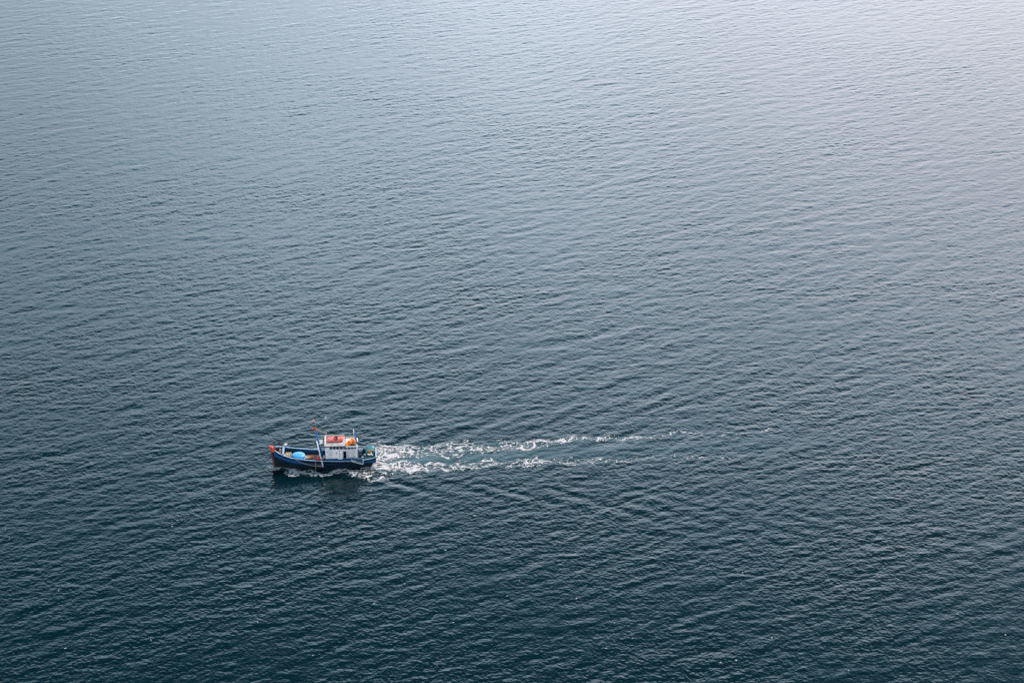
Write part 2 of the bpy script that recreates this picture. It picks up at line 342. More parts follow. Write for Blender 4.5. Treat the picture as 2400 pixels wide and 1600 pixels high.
# ------------------------------------------------------------------ foam of the wake (real little sheets of foam lying on the waves)
cn2 = np.roll(cn[::-1], 333, 0)
F1 = field(np.exp(-((KK - 2 * np.pi / .95) / 3.2) ** 2), cn=cn2, std=1.0)
F2 = field(np.exp(-((KK - 2 * np.pi / .40) / 6.0) ** 2), cn=np.roll(cn2, 91, 0), std=1.0)
F3 = field(np.exp(-(KK * .75) ** 2), cn=np.roll(cn2, 191, 0), std=1.0)
def foam_patch(name, x0, x1, y0, y1, st, lines, label):
    nx, ny = int((x1 - x0) / st), int((y1 - y0) / st)
    X, Y = np.meshgrid(np.linspace(x0, x1, nx), np.linspace(y0, y1, ny))
    jx = .28 * samp(F3, X * 1.0 + 50, Y + 90); jy = .28 * samp(F3, X + 150, Y + 210)
    env = poly_env(lines, X + jx * 1.6, Y + jy * 1.6)
    wx, wy = to_world(X, Y)
    n1 = samp(F1, X * .50 + 20 + jx, Y * .8 + 30 + jy); n2 = samp(F2, X * .38 + 60 + .3 * jx, Y * .62 + 10 + .3 * jy)
    n3 = samp(F3, X * .5 + 7, Y + 3)
    P = .55 * np.exp(-(n1 / .32) ** 2) + .50 * np.exp(-(n2 / .32) ** 2) + .05 * n2
    ss = np.sort(P.ravel()[::37]); P = np.searchsorted(ss, P.ravel()).reshape(P.shape) / len(ss)
    cov = np.clip(env * (1.0 + .14 * n3) * np.interp(X, [-75, -50, -22, -5, 0], [.36, .55, .68, .80, 1.05]), 0, .66)
    f = P + cov - 1; keep = (f > -.10) & (env > .08)
    px, py, pz = sea(wx, wy)
    lift = .03 + .07 * np.clip(f, 0, 1)
    me = grid_mesh(name, np.stack([px, py, pz + lift], -1), nx, ny, M['foam'])
    me.materials.append(M['thinfoam'])
    mi = (((f[:-1, :-1] + f[1:, 1:]) < 0) * 1).astype(np.int32).ravel(); me.polygons.foreach_set('material_index', mi)
    kq = (keep[:-1, :-1] & keep[1:, 1:] & keep[:-1, 1:] & keep[1:, :-1]).ravel()
    bm = bmesh.new(); bm.from_mesh(me); bm.faces.ensure_lookup_table()
    bmesh.ops.delete(bm, geom=[bm.faces[i] for i in np.nonzero(~kq)[0]], context='FACES')
    bm.to_mesh(me); bm.free()
    o = bpy.data.objects.new(name, me); link(o); o['kind'] = 'stuff'; o['label'] = label; o['category'] = 'foam'
    print(name, len(me.polygons)); return o
foam_patch('wake_foam', -76, -2.5, -11, 8, .05, [W_UP, W_IN, W_MID, W_LO, W_LO2, W_SPL], 'two long white lines of churned foam trailing behind the fishing boat')
foam_patch('bow_foam', -5.9, 8.2, -3.4, 4.6, .035, [W_BOW, W_HULL, W_STB, W_SPL], 'thin white bow wave foam curling along the side of the blue hull')

# scattered white flecks on the crests: foam, and sun glints painted as foam
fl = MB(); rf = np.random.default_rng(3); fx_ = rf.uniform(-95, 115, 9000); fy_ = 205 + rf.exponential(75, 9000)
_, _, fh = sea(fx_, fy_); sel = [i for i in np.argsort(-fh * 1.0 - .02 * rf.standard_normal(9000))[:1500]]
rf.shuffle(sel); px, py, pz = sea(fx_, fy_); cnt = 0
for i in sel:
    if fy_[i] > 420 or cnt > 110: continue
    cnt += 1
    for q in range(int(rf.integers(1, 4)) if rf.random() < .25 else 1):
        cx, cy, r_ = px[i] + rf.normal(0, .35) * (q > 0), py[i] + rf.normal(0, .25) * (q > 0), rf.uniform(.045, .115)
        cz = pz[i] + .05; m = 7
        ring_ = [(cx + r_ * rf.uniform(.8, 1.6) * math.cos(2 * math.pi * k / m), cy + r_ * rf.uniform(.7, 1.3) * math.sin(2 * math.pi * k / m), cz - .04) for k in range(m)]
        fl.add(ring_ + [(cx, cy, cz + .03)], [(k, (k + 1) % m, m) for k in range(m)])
fo = fl.build('foam_glint_flecks', 'foam'); fo['kind'] = 'stuff'; fo['label'] = 'tiny white flecks of foam and painted sun glints scattered over the wave crests'; fo['category'] = 'foam'
# ------------------------------------------------------------------ fishing boat
boat = thing('fishing_boat', (0, 0, 0), 'blue wooden fishing boat with red stem and white cabin, heading left on the open sea', 'fishing boat')
HBX = [-7.55, -6.8, -5.8, -4, -2, .4, 2.3, 4.28, 5.4, 6.15, 6.70, 6.95, 7.18]
HBY = [1.55, 1.66, 1.74, 1.80, 1.83, 1.83, 1.82, 1.70, 1.42, 1.06, .62, .36, .10]
HZ = [1.78, 1.62, 1.50, 1.42, 1.46, 1.62, 1.80, 2.12, 2.42, 2.68, 2.92, 3.05, 3.2]
def beam(x): return float(np.interp(x, HBX, HBY))
def sheer(x): return float(np.interp(x, HBX, HZ))
NS = 60; xs = np.interp(np.linspace(0, 1, NS), np.linspace(0, 1, 13), HBX); xs = np.sort(np.concatenate([np.linspace(-7.55, 5, 36), np.linspace(5.25, 7.18, 16)])); NS = len(xs)
TS = [0, .12, .25, .36, .46, .54, .60, .66, .74, .80, .87, .94, 1.0]
def hull_pt(i, t, side=1, inset=0):
    x = xs[i]; s_ = (x + 7.55) / 14.73; B = beam(x); Z1 = sheer(x); zk = -.75
    z = zk + (Z1 - zk) * t
    full = .16 + .40 * (1 - s_) if s_ > .5 else .36       # bottom fullness
    e_ = .34 + .95 * max(0, (s_ - .62) / .38) ** 1.6
    y = B * (t ** e_ if t > 0 else 0)
    zz = (Z1 - z)
    if s_ > .5: x = x - zz * .125 * ((s_ - .5) * 2) ** 2
    if s_ < .25: x = x + zz * .42 * (1 - s_ / .25) ** 1.5; y *= 1 - .14 * (1 - s_ / .25) * (1 - t)
    return (x, side * max(0, y - inset), z)
hb = MB()
for side in (1, -1):
    vs = [hull_pt(i, t, side) for i in range(NS) for t in TS]; n = len(TS); fs = []; ms = []
    for i in range(NS - 1):
        for j in range(n - 1):
            q = (i * n + j, (i + 1) * n + j, (i + 1) * n + j + 1, i * n + j + 1)
            fs.append(q if side < 0 else q[::-1])
            zm = (TS[j] + TS[j + 1]) / 2; ms.append(2 if zm < .56 else (1 if zm < .80 else 0))
    k = len(hb.v); hb.v += vs; hb.f += [tuple(a + k for a in f) for f in fs]; hb.m += ms
tr = [hull_pt(0, t, 1) for t in TS] + [hull_pt(0, t, -1) for t in TS[::-1]]
hb.add(tr, [tuple(range(len(tr)))], 0)
bwl = [hull_pt(NS - 1, t, 1) for t in TS] + [hull_pt(NS - 1, t, -1) for t in TS[::-1]]
hb.add(bwl, [tuple(range(len(bwl)))[::-1]], 0)
hull = hb.build('hull', ['navy', 'hullblue', 'antifoul'], boat, smooth=True)
# rub strakes and a weathered plank line
for tt, r_, m_ in ((.905, .035, 'navy'), (.76, .028, 'navy')):
    for side in (1, -1):
        MB().tube([Vector(hull_pt(i, tt, side)) + Vector((0, side * .012, 0)) for i in range(1, NS - 1, 2)], r_, 6).build('rub_strake', m_, hull, True)
MB().tube([Vector(hull_pt(i, .70, 1)) + Vector((0, .012, 0)) for i in range(27, NS - 2)], .018, 6).build('plank_seam', 'rust', hull, True)
# stem post
sb = MB(); sv = []
for z in np.linspace(-.7, 2.55, 8):
    xx = 7.20 - (3.2 - z) * .125; sv.append((xx, z))
vs = []; fs = []
for xx, z in sv: vs += [(xx - .12, -.12, z), (xx + .13, -.06, z), (xx + .13, .06, z), (xx - .12, .12, z)]
for i in range(len(sv) - 1):
    for j in range(4): fs.append((i * 4 + j, i * 4 + (j + 1) % 4, i * 4 + 4 + (j + 1) % 4, i * 4 + 4 + j))
fs += [(3, 2, 1, 0), tuple(len(vs) - 4 + j for j in range(4))]
sb.add(vs, fs).build('stem_post', 'rust', boat)
st = MB()
st.add([(6.98, -.20, 2.50), (7.22, -.09, 2.50), (7.22, .09, 2.50), (6.98, .20, 2.50), (6.88, -.22, 3.20), (7.46, -.11, 3.36), (7.46, .11, 3.36), (6.88, .22, 3.20)],
       [(0, 3, 2, 1), (4, 5, 6, 7), (0, 1, 5, 4), (1, 2, 6, 5), (2, 3, 7, 6), (3, 0, 4, 7)])
for s_ in (1, -1):
    p = [(7.06, s_ * .15, 2.45), (6.72, s_ * .50, 2.48), (6.72, s_ * .58, 2.94), (7.06, s_ * .26, 3.18)]
    p2 = [(a, b - s_ * .10, c) for a, b, c in p]
    st.add(p + p2, [(0, 1, 2, 3), (7, 6, 5, 4), (0, 4, 5, 1), (1, 5, 6, 2), (2, 6, 7, 3), (3, 7, 4, 0)])
st.build('stem_head', 'red', boat, bevel=.03)
# gunwale cap
gc = MB()
for side in (1, -1):
    vs = []; fs = []
    idx = [i for i in range(NS) if xs[i] < 6.75]
    for i in idx:
        x, y, z = hull_pt(i, 1, side)
        vs += [(x, y - side * .11, z - .02), (x, y + side * .045, z - .02), (x, y + side * .045, z + .045), (x, y - side * .11, z + .045)]
    for i in range(len(idx) - 1):
        for j in range(4):
            q = (i * 4 + j, i * 4 + (j + 1) % 4, i * 4 + 4 + (j + 1) % 4, i * 4 + 4 + j); fs.append(q if side > 0 else q[::-1])
    fs += [(0, 1, 2, 3), tuple(len(vs) - 1 - j for j in range(4))]
    gc.add(vs, fs)
gc.box(-7.60, -7.42, -1.55, 1.55, 1.77, 1.86)
gc.build('gunwale', 'sky', boat)
# inner bulwark and deck
ib = MB()
def deckz(x): return float(np.interp(x, [-7.5, -4, 0, 3, 5, 7], [1.0, .95, .98, 1.15, 1.5, 2.05]))
for side in (1, -1):
    vs = []; fs = []
    idx = [i for i in range(NS) if xs[i] < 6.9]
    for i in idx:
        x = xs[i]; y = max(.02, beam(x) - .10)
        vs += [(x, side * y, sheer(x)), (x, side * (y - .05), deckz(x))]
    for i in range(len(idx) - 1):
        q = (i * 2, i * 2 + 1, i * 2 + 3, i * 2 + 2); fs.append(q if side < 0 else q[::-1])
    ib.add(vs, fs)
ib.box(-7.48, -7.44, -1.46, 1.46, .95, 1.78)
ib.build('bulwark', 'blue', boat)
for side in (1, -1):
    for x in np.arange(-6.9, 6.3, .75):
        y = beam(x) - .13; MB().box(x - .04, x + .04, side * y, side * (y - .07), deckz(x) + .01, sheer(x) - .03).build('bulwark_rib', 'deepblue', boat)
dk = MB(); idx = [i for i in range(NS) if xs[i] < 6.8]; vs = []; fs = []
for i in idx:
    x = xs[i]; y = max(.05, beam(x) - .12); vs += [(x, -y, deckz(x)), (x, y, deckz(x))]
for i in range(len(idx) - 1): fs.append((i * 2, i * 2 + 2, i * 2 + 3, i * 2 + 1))
dk.add(vs, fs, 0); dk.m = [1 if xs[i] < .5 else 0 for i in range(len(idx) - 1)]
dk.build('deck', ['deck', 'deckblue'], boat)
MB().box(5.34, 5.60, -1.34, 1.34, 2.46, 2.62).build('crossbeam', 'sky', boat, bevel=.02)
for y in (1.30, -1.30): MB().tube([(5.47, y, 2.3), (5.47, y, 2.76)], .07).build('bollard_post', 'sky', boat)
# foredeck hatch; a near-black slab paints the shade of its opening
MB().box(2.0, 3.1, .15, 1.25, deckz(2.5) - .1, deckz(2.5) + .18).build('hold_coaming', 'brown', boat)
MB().box(2.08, 3.02, .23, 1.17, deckz(2.5) + .10, deckz(2.5) + .186).build('hold_shade', 'dark', boat)

# cabin
cab = MB()
X1, X2, X3 = -.43, -2.84, -4.90
cab.box(X1, X2, -1.25, 1.25, 1.62, 3.46)
cabin = cab.build('cabin', 'white', boat, bevel=.02)
MB().box(X1 + .05, X3 - .05, -1.36, 1.36, .9, 1.66).build('cabin_base', 'blue', boat, bevel=.02)
rc = MB()
rc.box(X2 - .56, X3, 1.18, 1.25, 1.66, 2.92).box(X2 - .003, X2 - .56, 1.18, 1.25, 2.74, 2.92)
rc.box(X2 - .003, X3, -1.25, -1.18, 1.66, 2.92).box(X3, X3 + .07, -1.177, 1.177, 1.66, 2.92).box(X2 - .003, X3, -1.25, 1.25, 2.923, 2.95)
rear = rc.build('rear_cabin', 'white', boat)
MB().box(X2 - .56, X2 - .60, .4, 1.17, 1.66, 2.915).box(X2 - .61, X3 + .08, .4, .44, 1.66, 2.915).box(X2 - .06, X2 - .56, .45, 1.17, 1.665, 1.69).build('doorway_shade', 'dark', rear)  # near-black inner walls paint the shade inside the doorway
MB().box(X2 - .03, X2 - .09, 1.255, 1.285, 1.68, 2.74).box(X2 - .53, X2 - .59, 1.255, 1.285, 1.68, 2.74).build('door_frame', 'cream', rear)
# raised band with posts above the rear cabin
MB().box(X2 - .01, X3 + .05, -1.16, 1.16, 2.952, 3.38).build('clerestory', 'deepblue', rear)
MB().box(X2 + .02, X3 - .12, -1.36, 1.36, 2.956, 3.02).build('eave', 'cream', rear, bevel=.01)
for x in (-3.05, -3.52, -4.0, -4.45, -4.80):
    MB().box(x - .035, x + .035, 1.17, 1.22, 3.022, 3.378).build('clerestory_post', 'white', rear)
# roofs
roof = MB().box(-.20, -3.28, -1.42, 1.42, 3.463, 3.60).build('roof', 'deepblue', boat, bevel=.02)
MB().box(-.28, -3.22, -1.34, 1.34, 3.603, 3.63).build('roof_canvas', 'roofgrey', roof)
rroof = MB().box(-3.285, -5.02, -1.40, 1.40, 3.383, 3.50).build('rear_roof', 'cream', boat, bevel=.02)
# side windows
for i, (a, b_) in enumerate(((1283, 1337), (1345, 1392), (1403, 1455), (1466, 1518))):
    xa, xb = (1150 - a) * .00778, (1150 - b_) * .00778
    f_ = MB()
    for q in ((xa + .03, xa, 3.05, 3.42), (xb, xb - .03, 3.05, 3.42), (xa, xb, 3.05, 3.08), (xa, xb, 3.39, 3.42)): f_.box(q[0], q[1], 1.252, 1.285, q[2], q[3])
    f_ = f_.build('window', 'white', cabin)
    MB().box(xa - .002, xb + .002, 1.252, 1.262, 3.082, 3.388).build('pane', 'glass', f_)
for y in (-.8, -.1, .6):
    f_ = MB().box(X1 + .002, X1 + .03, y - .28, y + .28, 2.85, 3.35).build('window', 'trim', cabin)
    MB().box(X1 + .031, X1 + .045, y - .23, y + .23, 2.9, 3.3).build('pane', 'glass', f_)
def outline(x0, x1, z0, z1, y, par, name='panel_trim', w_=.028):
    o = MB(); o.box(x0, x0 + w_, y, y + .015, z0, z1); o.box(x1 - w_, x1, y, y + .015, z0, z1)
    o.box(x0 + w_, x1 - w_, y, y + .015, z0, z0 + w_); o.box(x0 + w_, x1 - w_, y, y + .015, z1 - w_, z1); return o.build(name, 'trim', par)
def zz_(v): return (1024 - 8 + 70.6 - v) / 115.7
def xx_(u): return (1150 - u) * .00778
for u0, u1, v0, v1 in ((1265, 1295, 750, 788), (1301, 1331, 750, 788), (1265, 1331, 798, 820), (1265, 1295, 832, 880), (1301, 1331, 832, 880)):
    outline(xx_(u1), xx_(u0), zz_(v1), zz_(v0), 1.252, cabin)
for u0, u1, v0, v1 in ((1612, 1672, 766, 790), (1682, 1732, 766, 790), (1606, 1634, 800, 880), (1642, 1670, 800, 880), (1684, 1706, 800, 872), (1710, 1732, 800, 872)):
    outline(xx_(u1), xx_(u0), zz_(v1), zz_(v0), 1.252, rear)
outline(xx_(1740), xx_(1598), zz_(886), zz_(760), 1.252, rear, 'shutter_frame', .03)
for u, v, s_ in ((1406, 797, .085), (1460, 764, .065), (1460, 815, .065)):
    MB().lathe([(s_, 0), (s_, .03), (s_ * .6, .035)], n=14).build('porthole', 'dark', cabin)
    o = bpy.context.scene.objects[-1] if False else S.collection.objects[-1]
    o.rotation_euler = (R(-90), 0, 0); o.location = (xx_(u), 1.254, zz_(v))
MB().box(xx_(1466), xx_(1457), 1.37, 1.39, zz_(882), zz_(850)).build('cleat', 'brown', cabin)
MB().box(xx_(1512), xx_(1432), 1.252, 1.37, 1.56, zz_(842)).build('locker', 'white', cabin, bevel=.02)
MB().box(xx_(1250), xx_(1228), 1.252, 1.30, zz_(775), zz_(768)).build('bracket', 'black', cabin)
# drain pipe at the rear corner
MB().tube([(-4.96, 1.3, 1.6), (-4.96, 1.3, 3.38)], .05).build('corner_post', 'trim', boat)

# roof rails
ra = MB()
for z in (3.80, 4.0): ra.tube([(-.5, 1.30, z), (-3.3, 1.30, z)], .05)
rf_ = MB().tube([(-.5, -1.30, 4.02), (-3.1, -1.30, 4.02)], .055)
rf_.tube([(-3.1, -1.30, 4.02), (-3.1, -1.30, 3.5)], .04).build('roof_rail', 'cream', boat)
for x in (-.5, -1.4, -2.3, -3.2): ra.tube([(x, 1.30, 3.5), (x, 1.30, 4.0)], .04)
ra.build('roof_rail', 'cream', boat)
MB().obox((-.46, 0, 4.0), (.15, 2.75, .14)).build('front_rail', 'pole', boat)
rb = MB()
MB().tube([(-3.3, 1.34, 3.53), (-4.9, 1.34, 3.53)], .04).build('rear_rail', 'cream', boat); rb.tube([(-3.1, -1.30, 3.72), (-4.85, -1.30, 3.72)], .045)
for x in (-3.9, -4.8): rb.tube([(x, -1.3, 3.45), (x, -1.3, 3.72)], .03)
rb.build('rear_rail', 'cream', boat)
# grey board forward of the roof
MB().obox((.10, -.42, 3.52), (1.05, 1.35, .06), (0, R(4), R(3))).build('sun_board', 'grey', boat)
MB().tube([(.25, -.9, 1.0), (.25, -.9, 3.5)], .04).tube([(.25, .1, 1.0), (.25, .1, 3.5)], .04).tube([(-.2, -1.05, 3.75), (.05, -1.1, 3.85), (.2, -1.0, 3.6)], .03).build('board_posts', 'grey', boat)

# foremast
mast = MB().tube([(-.06, 0, .95), (.90, 0, 5.68)], .19, 12, .14).build('mast', 'mastblue', boat, True)
MB().tube([(.86, 0, 5.50), (.95, 0, 5.98)], .20, 10, .17).obox((1.18, .05, 5.78), (.36, .10, .12), (0, R(-10), 0)).build('mast_cap', 'orangerust', mast, bevel=.02)
MB().tube([(.90, 0, 5.95), (1.13, 0, 6.95)], .035, 8).build('topmast', 'black', mast)
lt = MB().lathe([(.10, -.10), (.15, -.04), (.15, .06), (.10, .12)], (1.13, 0, 6.98), 12).build('mast_lamp', 'white', mast)
MB().lathe([(.10, 0), (.13, .05), (.05, .13)], (1.13, 0, 7.10), 12).build('lamp_cap', 'red', lt)
MB().box(1.06, 1.20, .145, .175, 6.93, 7.05).build('lens', 'dark', lt)
# stays
rg = MB()
def sag(a, b_, s_, n=10): 
    a, b_ = Vector(a), Vector(b_); return [a.lerp(b_, i / n) - Vector((0, 0, s_ * 4 * (i / n) * (1 - i / n))) for i in range(n + 1)]
for y in (.06, -.30): rg.tube(sag((.86, y * .3, 5.85), (-.7, y, 4.95), .05), .022, 5)
rg.tube(sag((-.7, .06, 4.95), (-.65, .9, 4.1), .02), .015, 5).tube(sag((-.7, -.3, 4.95), (-.65, -.9, 4.1), .02), .015, 5)
rg.build('stay', 'rope', mast)
MB().tube(sag((.9, 0, 5.6), (6.9, 0, 3.2), .15, 16), .007, 4).build('forestay', 'ropered', mast)
# swung-out boom
boom = MB().tube([(-.06, 2.12, .86), (.20, 1.78, 1.95), (.74, .95, 4.35)], .075, 10).build('boom', 'pole', boat, True)
MB().tube([(.12, 1.83, 1.72), (.18, 1.76, 1.95)], .125, 10).build('boom_lashing', 'brown', boom)
MB().tube(sag((3.75, 1.86, 1.95), (-.02, 2.10, .92), .28, 14), .024, 5).build('mooring_rope', 'rope', boat)
MB().tube(sag((1.2, 1.90, 1.32), (-.02, 2.10, 1.02), .05), .02, 5).build('lanyard', 'ropered', boat)
MB().tube(sag((.97, 1.92, 1.60), (1.0, 2.0, -.25), .0, 6), .016, 5).build('bilge_discharge', 'rope', boat)  # bilge water stream, modelled as a thin pale rope
# aft light mast
am = MB().tube([(-4.52, -.1, 4.25), (-4.46, -.1, 5.40)], .065, 10).build('aft_pole', 'white', boat, True)
MB().tube([(-4.55, -.1, 4.75), (-4.83, .75, 3.5)], .09, 8).tube([(-4.72, -.4, 4.7), (-4.90, .3, 3.5)], .06, 8).build('aft_strut', 'mastblue', boat)
MB().tube([(-4.56, 0, 4.5), (-4.80, .75, 3.6)], .035, 6).tube([(-4.50, .35, 4.55), (-4.62, .35, 4.05)], .05, 6).build('ladder_rail', 'white', boat)
MB().tube([(-4.90, .6, 3.5), (-5.0, .6, 3.75), (-5.45, .3, 4.35)], .018, 5).tube([(-4.98, 1.0, 3.4), (-5.0, 1.0, 4.05)], .05, 6).build('whip_aerial', 'black', boat)
wa = MB().tube([(-.62, -.25, 4.0), (-.62, -.25, 7.3)], .009, 5).build('radio_aerial', 'grey', boat)
MB().lathe([(.04, 0), (.085, .05), (.085, .32), (.05, .38)], (-.62, -.25, 7.15), 10).build('aerial_tip', 'white', wa)
# exhaust and stern posts
MB().tube([(-5.85, .2, 1.0), (-5.85, .2, 2.55)], .15, 10).tube([(-5.35, .7, 1.0), (-5.35, .7, 1.95)], .22, 12).build('exhaust_stack', 'navy', boat, bevel=.02)
MB().box(-5.05, -6.15, .25, 1.25, 1.0, 1.55).box(-5.1, -5.6, -.6, .1, 1.0, 2.0).build('winch_box', 'deepblue', boat, bevel=.03)
MB().tube([(-7.35, -1.45, 1.8), (-7.35, -1.45, 2.15), (-5.1, -1.5, 2.05), (-5.1, -1.5, 1.5)], .045, 6).build('stern_rail', 'sky', boat)

# things on board ------------------------------------------------
tub = thing('basket_boat', (3.38, .52, 1.62), 'round blue basket boat turned upside down on the foredeck of the fishing boat', 'basket boat')
MB().lathe([(.97, .02), (.99, .10), (.985, .24), (.95, .38), (.88, .49), (.74, .565), (.5, .61), (.25, .63), (.01, .635)], n=44).build('shell', 'tub', tub, True)
MB().torus((0, 0, .02), .99, .055, (0, 0, 0), 44, 8).build('rim', 'sky', tub, True)
rest = MB().box(2.5, 4.3, .2, .32, deckz(3.4), 1.58).box(2.5, 4.3, .95, 1.07, deckz(3.4), 1.58)
single(rest, 'wooden_rest', 'brown', (3.4, .6, 1.2), 'low brown timber rest under the upturned blue basket boat', 'timber rest')
# pink bundle
bun = thing('canvas_bundle', (-1.85, -.25, 3.63), 'fat salmon pink canvas bundle tied up on the cabin roof', 'bundle')
bmesh_ = bmesh.new(); bmesh.ops.create_uvsphere(bmesh_, u_segments=40, v_segments=26, radius=1)
for v in bmesh_.verts:
    x, y, z = v.co; sgn = lambda a, p: math.copysign(abs(a) ** p, a)
    x, y, z = sgn(x, .45) * 1.22, sgn(y, .75) * .50, sgn(z, .65) * .30
    k = 1 + .10 * math.sin(5 * x + 1) * math.cos(4 * y) + .05 * math.sin(13 * x + 7 * y)
    v.co = (x, y * k + .07 * math.sin(2.3 * x), z * k + .34 + .05 * math.sin(3.1 * x))
me = bpy.data.meshes.new('canvas'); bmesh_.to_mesh(me); bmesh_.free(); me.materials.append(M['salmon'])
me.polygons.foreach_set('use_smooth', [True] * len(me.polygons)); o = bpy.data.objects.new('canvas', me); link(o, bun)
MB().torus((.62, 0, .34), .40, .022, (0, R(90), 0), 20, 6).build('cord', 'rust', bun); MB().torus((-.75, 0, .34), .42, .022, (0, R(90), 0), 20, 6).build('cord', 'rust', bun)
ring = single(MB().torus((-1.93, .12, 4.24), .24, .085, (R(-32), 0, 0), 26, 10), 'life_ring', 'black', (-1.93, .12, 4.2), 'black ring lying on top of the pink canvas bundle', 'ring', smooth=True)
bk = MB(); rnd = random.Random(5)
def lump(mb, c, r, mi=0, seed=0, flat=.7, n=10, rough=.25):
    q = random.Random(seed); b2 = bmesh.new(); bmesh.ops.create_icosphere(b2, subdivisions=3, radius=1)
    ph = [q.uniform(0, 6) for _ in range(6)]
    vs = []
    for v in b2.verts:
        x, y, z = v.co; k = 1 + rough * (math.sin(3.1 * x + ph[0]) * math.cos(2.7 * y + ph[1]) + .6 * math.sin(6.3 * y + ph[2]) * math.cos(5.7 * z + ph[3]) + .35 * math.sin(11 * x + ph[4]) * math.sin(10 * y + ph[5]))
        vs.append((c[0] + x * k * r[0], c[1] + y * k * r[1], c[2] + z * k * r[2]))
    mb.add(vs, [tuple(v.index for v in f.verts) for f in b2.faces], mi); b2.free(); return mb
for i, (x, y, z, a) in enumerate(((-.95, -.62, 4.10, .28), (-1.80, -.72, 4.16, .22), (-2.15, -.55, 4.20, .2))): lump(bk, (x, y, z), (a, .13, .10), seed=i)
single(bk, 'dark_rags', 'black', (-1.5, -.6, 4.0), 'dark rags draped over the far side of the pink bundle', 'rags', smooth=True)
ot = MB(); 
for i, (x, y, z, a, b_, c_) in enumerate(((-3.65, .72, 3.66, .36, .34, .20), (-4.05, .52, 3.80, .42, .38, .28), (-4.45, .38, 3.86, .34, .40, .32), (-3.45, .98, 3.60, .20, .24, .14))): lump(ot, (x, y, z), (a, b_, c_), seed=20 + i, rough=.3)
single(ot, 'orange_tarp', 'orange', (-4, .6, 3.5), 'crumpled bright orange tarpaulin heaped on the rear cabin roof', 'tarpaulin', smooth=True)
single(MB().obox((-4.35, 1.12, 3.58), (.80, .22, .15)), 'black_case', 'black', (-4.35, 1.12, 3.50), 'low black case beside the orange tarpaulin on the rear roof', 'case', bevel=.03)
# foredeck clutter
single(lump(MB(), (.60, 1.32, 1.78), (.24, .24, .24), seed=3, rough=.02), 'red_float', 'buoyred', (.6, 1.32, 1.5), 'bright red round float on deck beside the pink boom', 'float', smooth=True)
pk = MB()
for i in range(5): pk.obox((1.55 + .03 * i, .12 + .17 * i, 1.60 + .012 * i), (1.75, .15, .05), (0, R(1), R(3)))
pl = single(pk, 'plank_stack', 'wood', (1.6, .4, 1.5), 'tan wooden planks laid across the deck behind the blue basket boat', 'planks')
MB()
bx_ = thing('slatted_crate', (.85, .95, 1.40), 'reddish slatted crate leaning by the red float', 'crate')
c1 = MB()
for i in range(5): c1.obox((0, -.42 + .2 * i, .30), (.78, .17, .04), (0, R(-24), 0))
c1.build('slats', 'pinkwood', bx_); MB().obox((0, -.1, .12), (.68, .9, .28), (0, R(-18), 0)).build('body', 'brown', bx_)
MB()
single(MB().obox((1.75, 1.05, 1.42), (.85, .75, .30)), 'dark_void_box', 'black', (1.75, 1.05, 1.28), 'solid black box painting the dark void in front of the tan planks near the rail', 'box', bevel=.02)  # solid box, its black colour stands in for a shaded void
for i, (x, y, z, rz, lab) in enumerate(((4.75, .05, 2.02, 8, 'far pale yellow crate by the blue crossbeam'), (4.98, .62, 2.00, -6, 'near pale yellow crate by the blue crossbeam'))):
    c = thing('fish_crate', (x, y, z - .2), lab, 'crate', 'pale crates on the foredeck')
    q = MB(); q.obox((0, 0, .03), (.72, .50, .05), (0, 0, R(rz)))
    for s_ in (1, -1): q.obox((0, s_ * .24, .19), (.72, .035, .28), (0, 0, 0)); q.obox((s_ * .35, 0, .19), (.035, .44, .28), (0, 0, 0))
    q.build('tray', 'crate', c); MB().obox((.05, .02, .10), (.5, .32, .06), (0, 0, R(20))).build('lining', 'brown', c)
fb = MB()
for i in range(4): fb.obox((4.55 - .02 * i, .35 + .19 * i, 1.62 + .02 * i), (.95, .16, .05), (0, 0, R(-4)))
single(fb, 'foredeck_boards', 'wood', (4.55, .6, 1.55), 'loose brown boards beneath the pale yellow crates', 'boards')
single(lump(MB(), (6.05, -.05, 2.22), (.50, .42, .22), seed=9), 'net_sack', 'brown', (6.05, 0, 2.0), 'dark brown sack stowed inside the bow', 'sack', smooth=True)
single(MB().obox((5.98, -.30, 2.55), (.08, .24, .34), (R(20), 0, 0)).obox((5.86, -.25, 2.56), (.08, .22, .30), (R(-25), 0, 0)), 'folded_cloth', 'pole', (5.9, -.3, 2.4), 'small pinkish cloth inside the bow beside the brown sack', 'cloth', bevel=.02)
MB().tube([(6.55, -.05, 2.0), (6.50, -.05, 2.95)], .085, 8).build('samson_post', 'rust', boat)
an = thing('anchor', (5.6, -1.62, 2.72), 'black anchor lying across the far rail at the bow', 'anchor')
MB().tube([(-.85, 0, .10), (.62, 0, .12)], .055, 8).build('shank', 'black', an)
MB().tube([(.40, -.32, .30), (.66, 0, .10), (.45, .34, .12)], .09, 8, .04).obox((.5, -.18, .28), (.34, .22, .10)).build('flukes', 'black', an); MB().tube([(-.75, -.22, .1), (-.75, .22, .1)], .05, 6).build('stock', 'black', an)
single(lump(MB(), (5.20, -1.45, 2.80), (.24, .18, .13), seed=14), 'rope_coil', 'white', (5.2, -1.45, 2.6), 'small white coil of rope on the rail beside the anchor', 'rope', smooth=True)
single(MB().tube([(6.72, -.5, 2.9), (6.85, -.8, 3.45), (6.78, -.9, 3.6)], .03, 5), 'boat_hook', 'black', (6.72, -.5, 2.9), 'thin black stick poking up behind the red stem', 'stick')
single(lump(lump(MB(), (-.22, .75, 1.72), (.11, .08, .20), seed=31), (-.02, .75, 1.48), (.22, .12, .09), seed=32), 'white_jug', 'cream', (-.2, .75, 1.4), 'small off-white jug on deck between mast and cabin', 'jug', smooth=True)
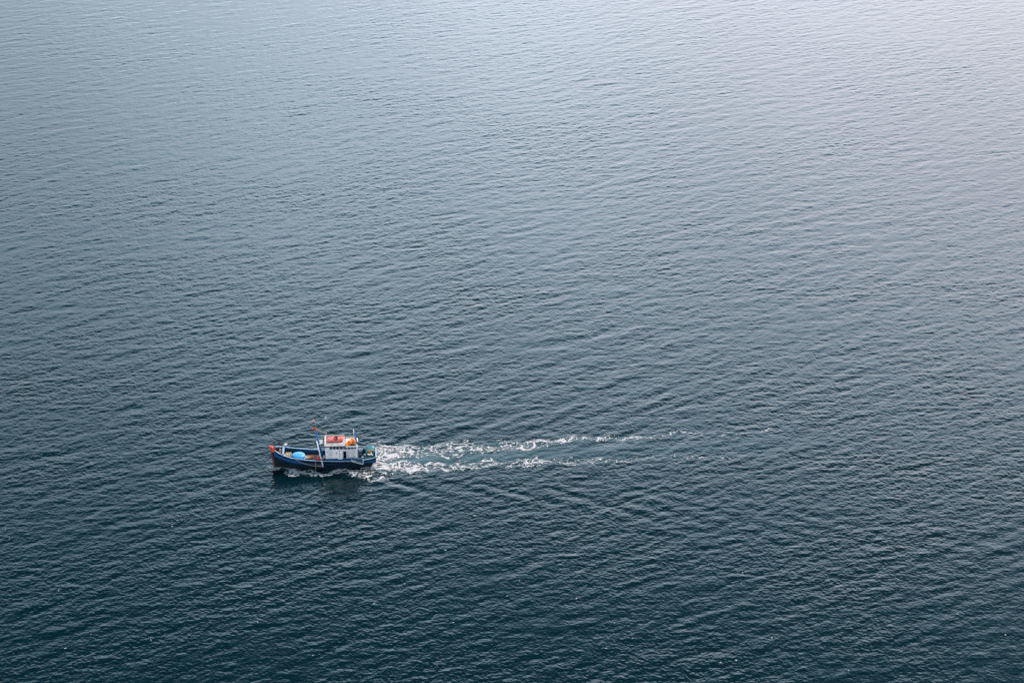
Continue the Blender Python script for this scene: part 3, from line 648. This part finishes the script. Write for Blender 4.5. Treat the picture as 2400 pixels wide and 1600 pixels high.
# nets on the stern
nt1 = lump(lump(MB(), (-6.65, -.55, 1.80), (.72, .86, .50), seed=41, rough=.16), (-6.20, -.95, 1.65), (.5, .5, .35), seed=46)
single(nt1, 'fishing_net', 'net', (-6.6, -.5, 1.2), 'large heap of teal netting on the stern deck', 'fishing net', smooth=True)
single(lump(MB(), (-6.72, -.02, 2.06), (.50, .36, .18), seed=42), 'tan_net', 'netbrown', (-6.7, 0, 1.9), 'rusty tan netting lying on top of the teal net heap', 'fishing net', smooth=True)
single(lump(lump(MB(), (-6.75, .85, 1.52), (.50, .50, .26), seed=43), (-6.10, 1.0, 1.45), (.40, .4, .2), seed=44), 'dark_net', 'netdark', (-6.7, .85, 1.2), 'dark green net pile at the near stern corner', 'fishing net', smooth=True)
def floats(name, pts, m_, lab, grp):
    for i, (x, y, z, r_) in enumerate(pts):
        single(lump(MB(), (x, y, z), (r_ * 1.25, r_, r_ * .8), seed=60 + i, rough=.08), name, m_, (x, y, z - r_ * .8), lab[i], 'float', grp, smooth=True)
floats('net_float', [(-6.30, .05, 1.96, .14), (-5.95, .45, 1.72, .15), (-6.45, .62, 1.80, .13), (-7.05, -.95, 2.08, .15), (-5.60, 1.12, 1.68, .15), (-6.95, .95, 1.88, .14)], 'sky',
       ['pale blue float in the middle of the teal net heap', 'pale blue float beside the dark exhaust stack', 'pale blue float between the tan and dark green nets', 'pale blue float at the far stern corner', 'pale blue float behind the near cabin corner', 'pale blue float at the near stern corner'], 'pale blue floats among the nets')
single(lump(lump(MB(), (-6.55, .72, 1.86), (.20, .12, .10), seed=71), (-6.85, .62, 1.92), (.10, .16, .09), seed=72), 'white_buoys', 'crate', (-6.6, .7, 1.8), 'cream rag lying on the dark green net', 'rag', smooth=True)
# side rack
rk = thing('side_rack', (-4.85, 1.95, 1.75), 'blue and grey slatted rack hung outboard of the near rail at the stern', 'rack')
A0, A1, B1, B0 = Vector((.86, -.05, .27)), Vector((-.88, -.05, .02)), Vector((-.80, .38, -.60)), Vector((.66, .38, -.16))
q = MB()
for a, b_ in ((A0, A1), (A1, B1), (B1, B0), (B0, A0)): q.tube([a, b_], .038, 6)
q.build('rack_frame', 'grey', rk)
q = MB()
for i in (1, 2, 3): q.tube([A0.lerp(B0, i / 4), A1.lerp(B1, i / 4)], .022, 5)
for i in (1, 2, 3, 4): q.tube([A0.lerp(A1, i / 5), B0.lerp(B1, i / 5)], .022, 5)
q.build('slats', 'steel', rk)
q = MB(); n_ = (A1 - A0).cross(B0 - A0).normalized() * .02
q.add([A0 - n_, A1 * .9 + A0 * .1 - n_, (B1 * .55 + A1 * .45) - n_, (B0 * .62 + A0 * .38) - n_, A0 - n_ * 2, A1 * .9 + A0 * .1 - n_ * 2, (B1 * .55 + A1 * .45) - n_ * 2, (B0 * .62 + A0 * .38) - n_ * 2],
      [(0, 1, 2, 3), (7, 6, 5, 4), (0, 4, 5, 1), (1, 5, 6, 2), (2, 6, 7, 3), (3, 7, 4, 0)])
q.build('mesh_panel', 'deepblue', rk)
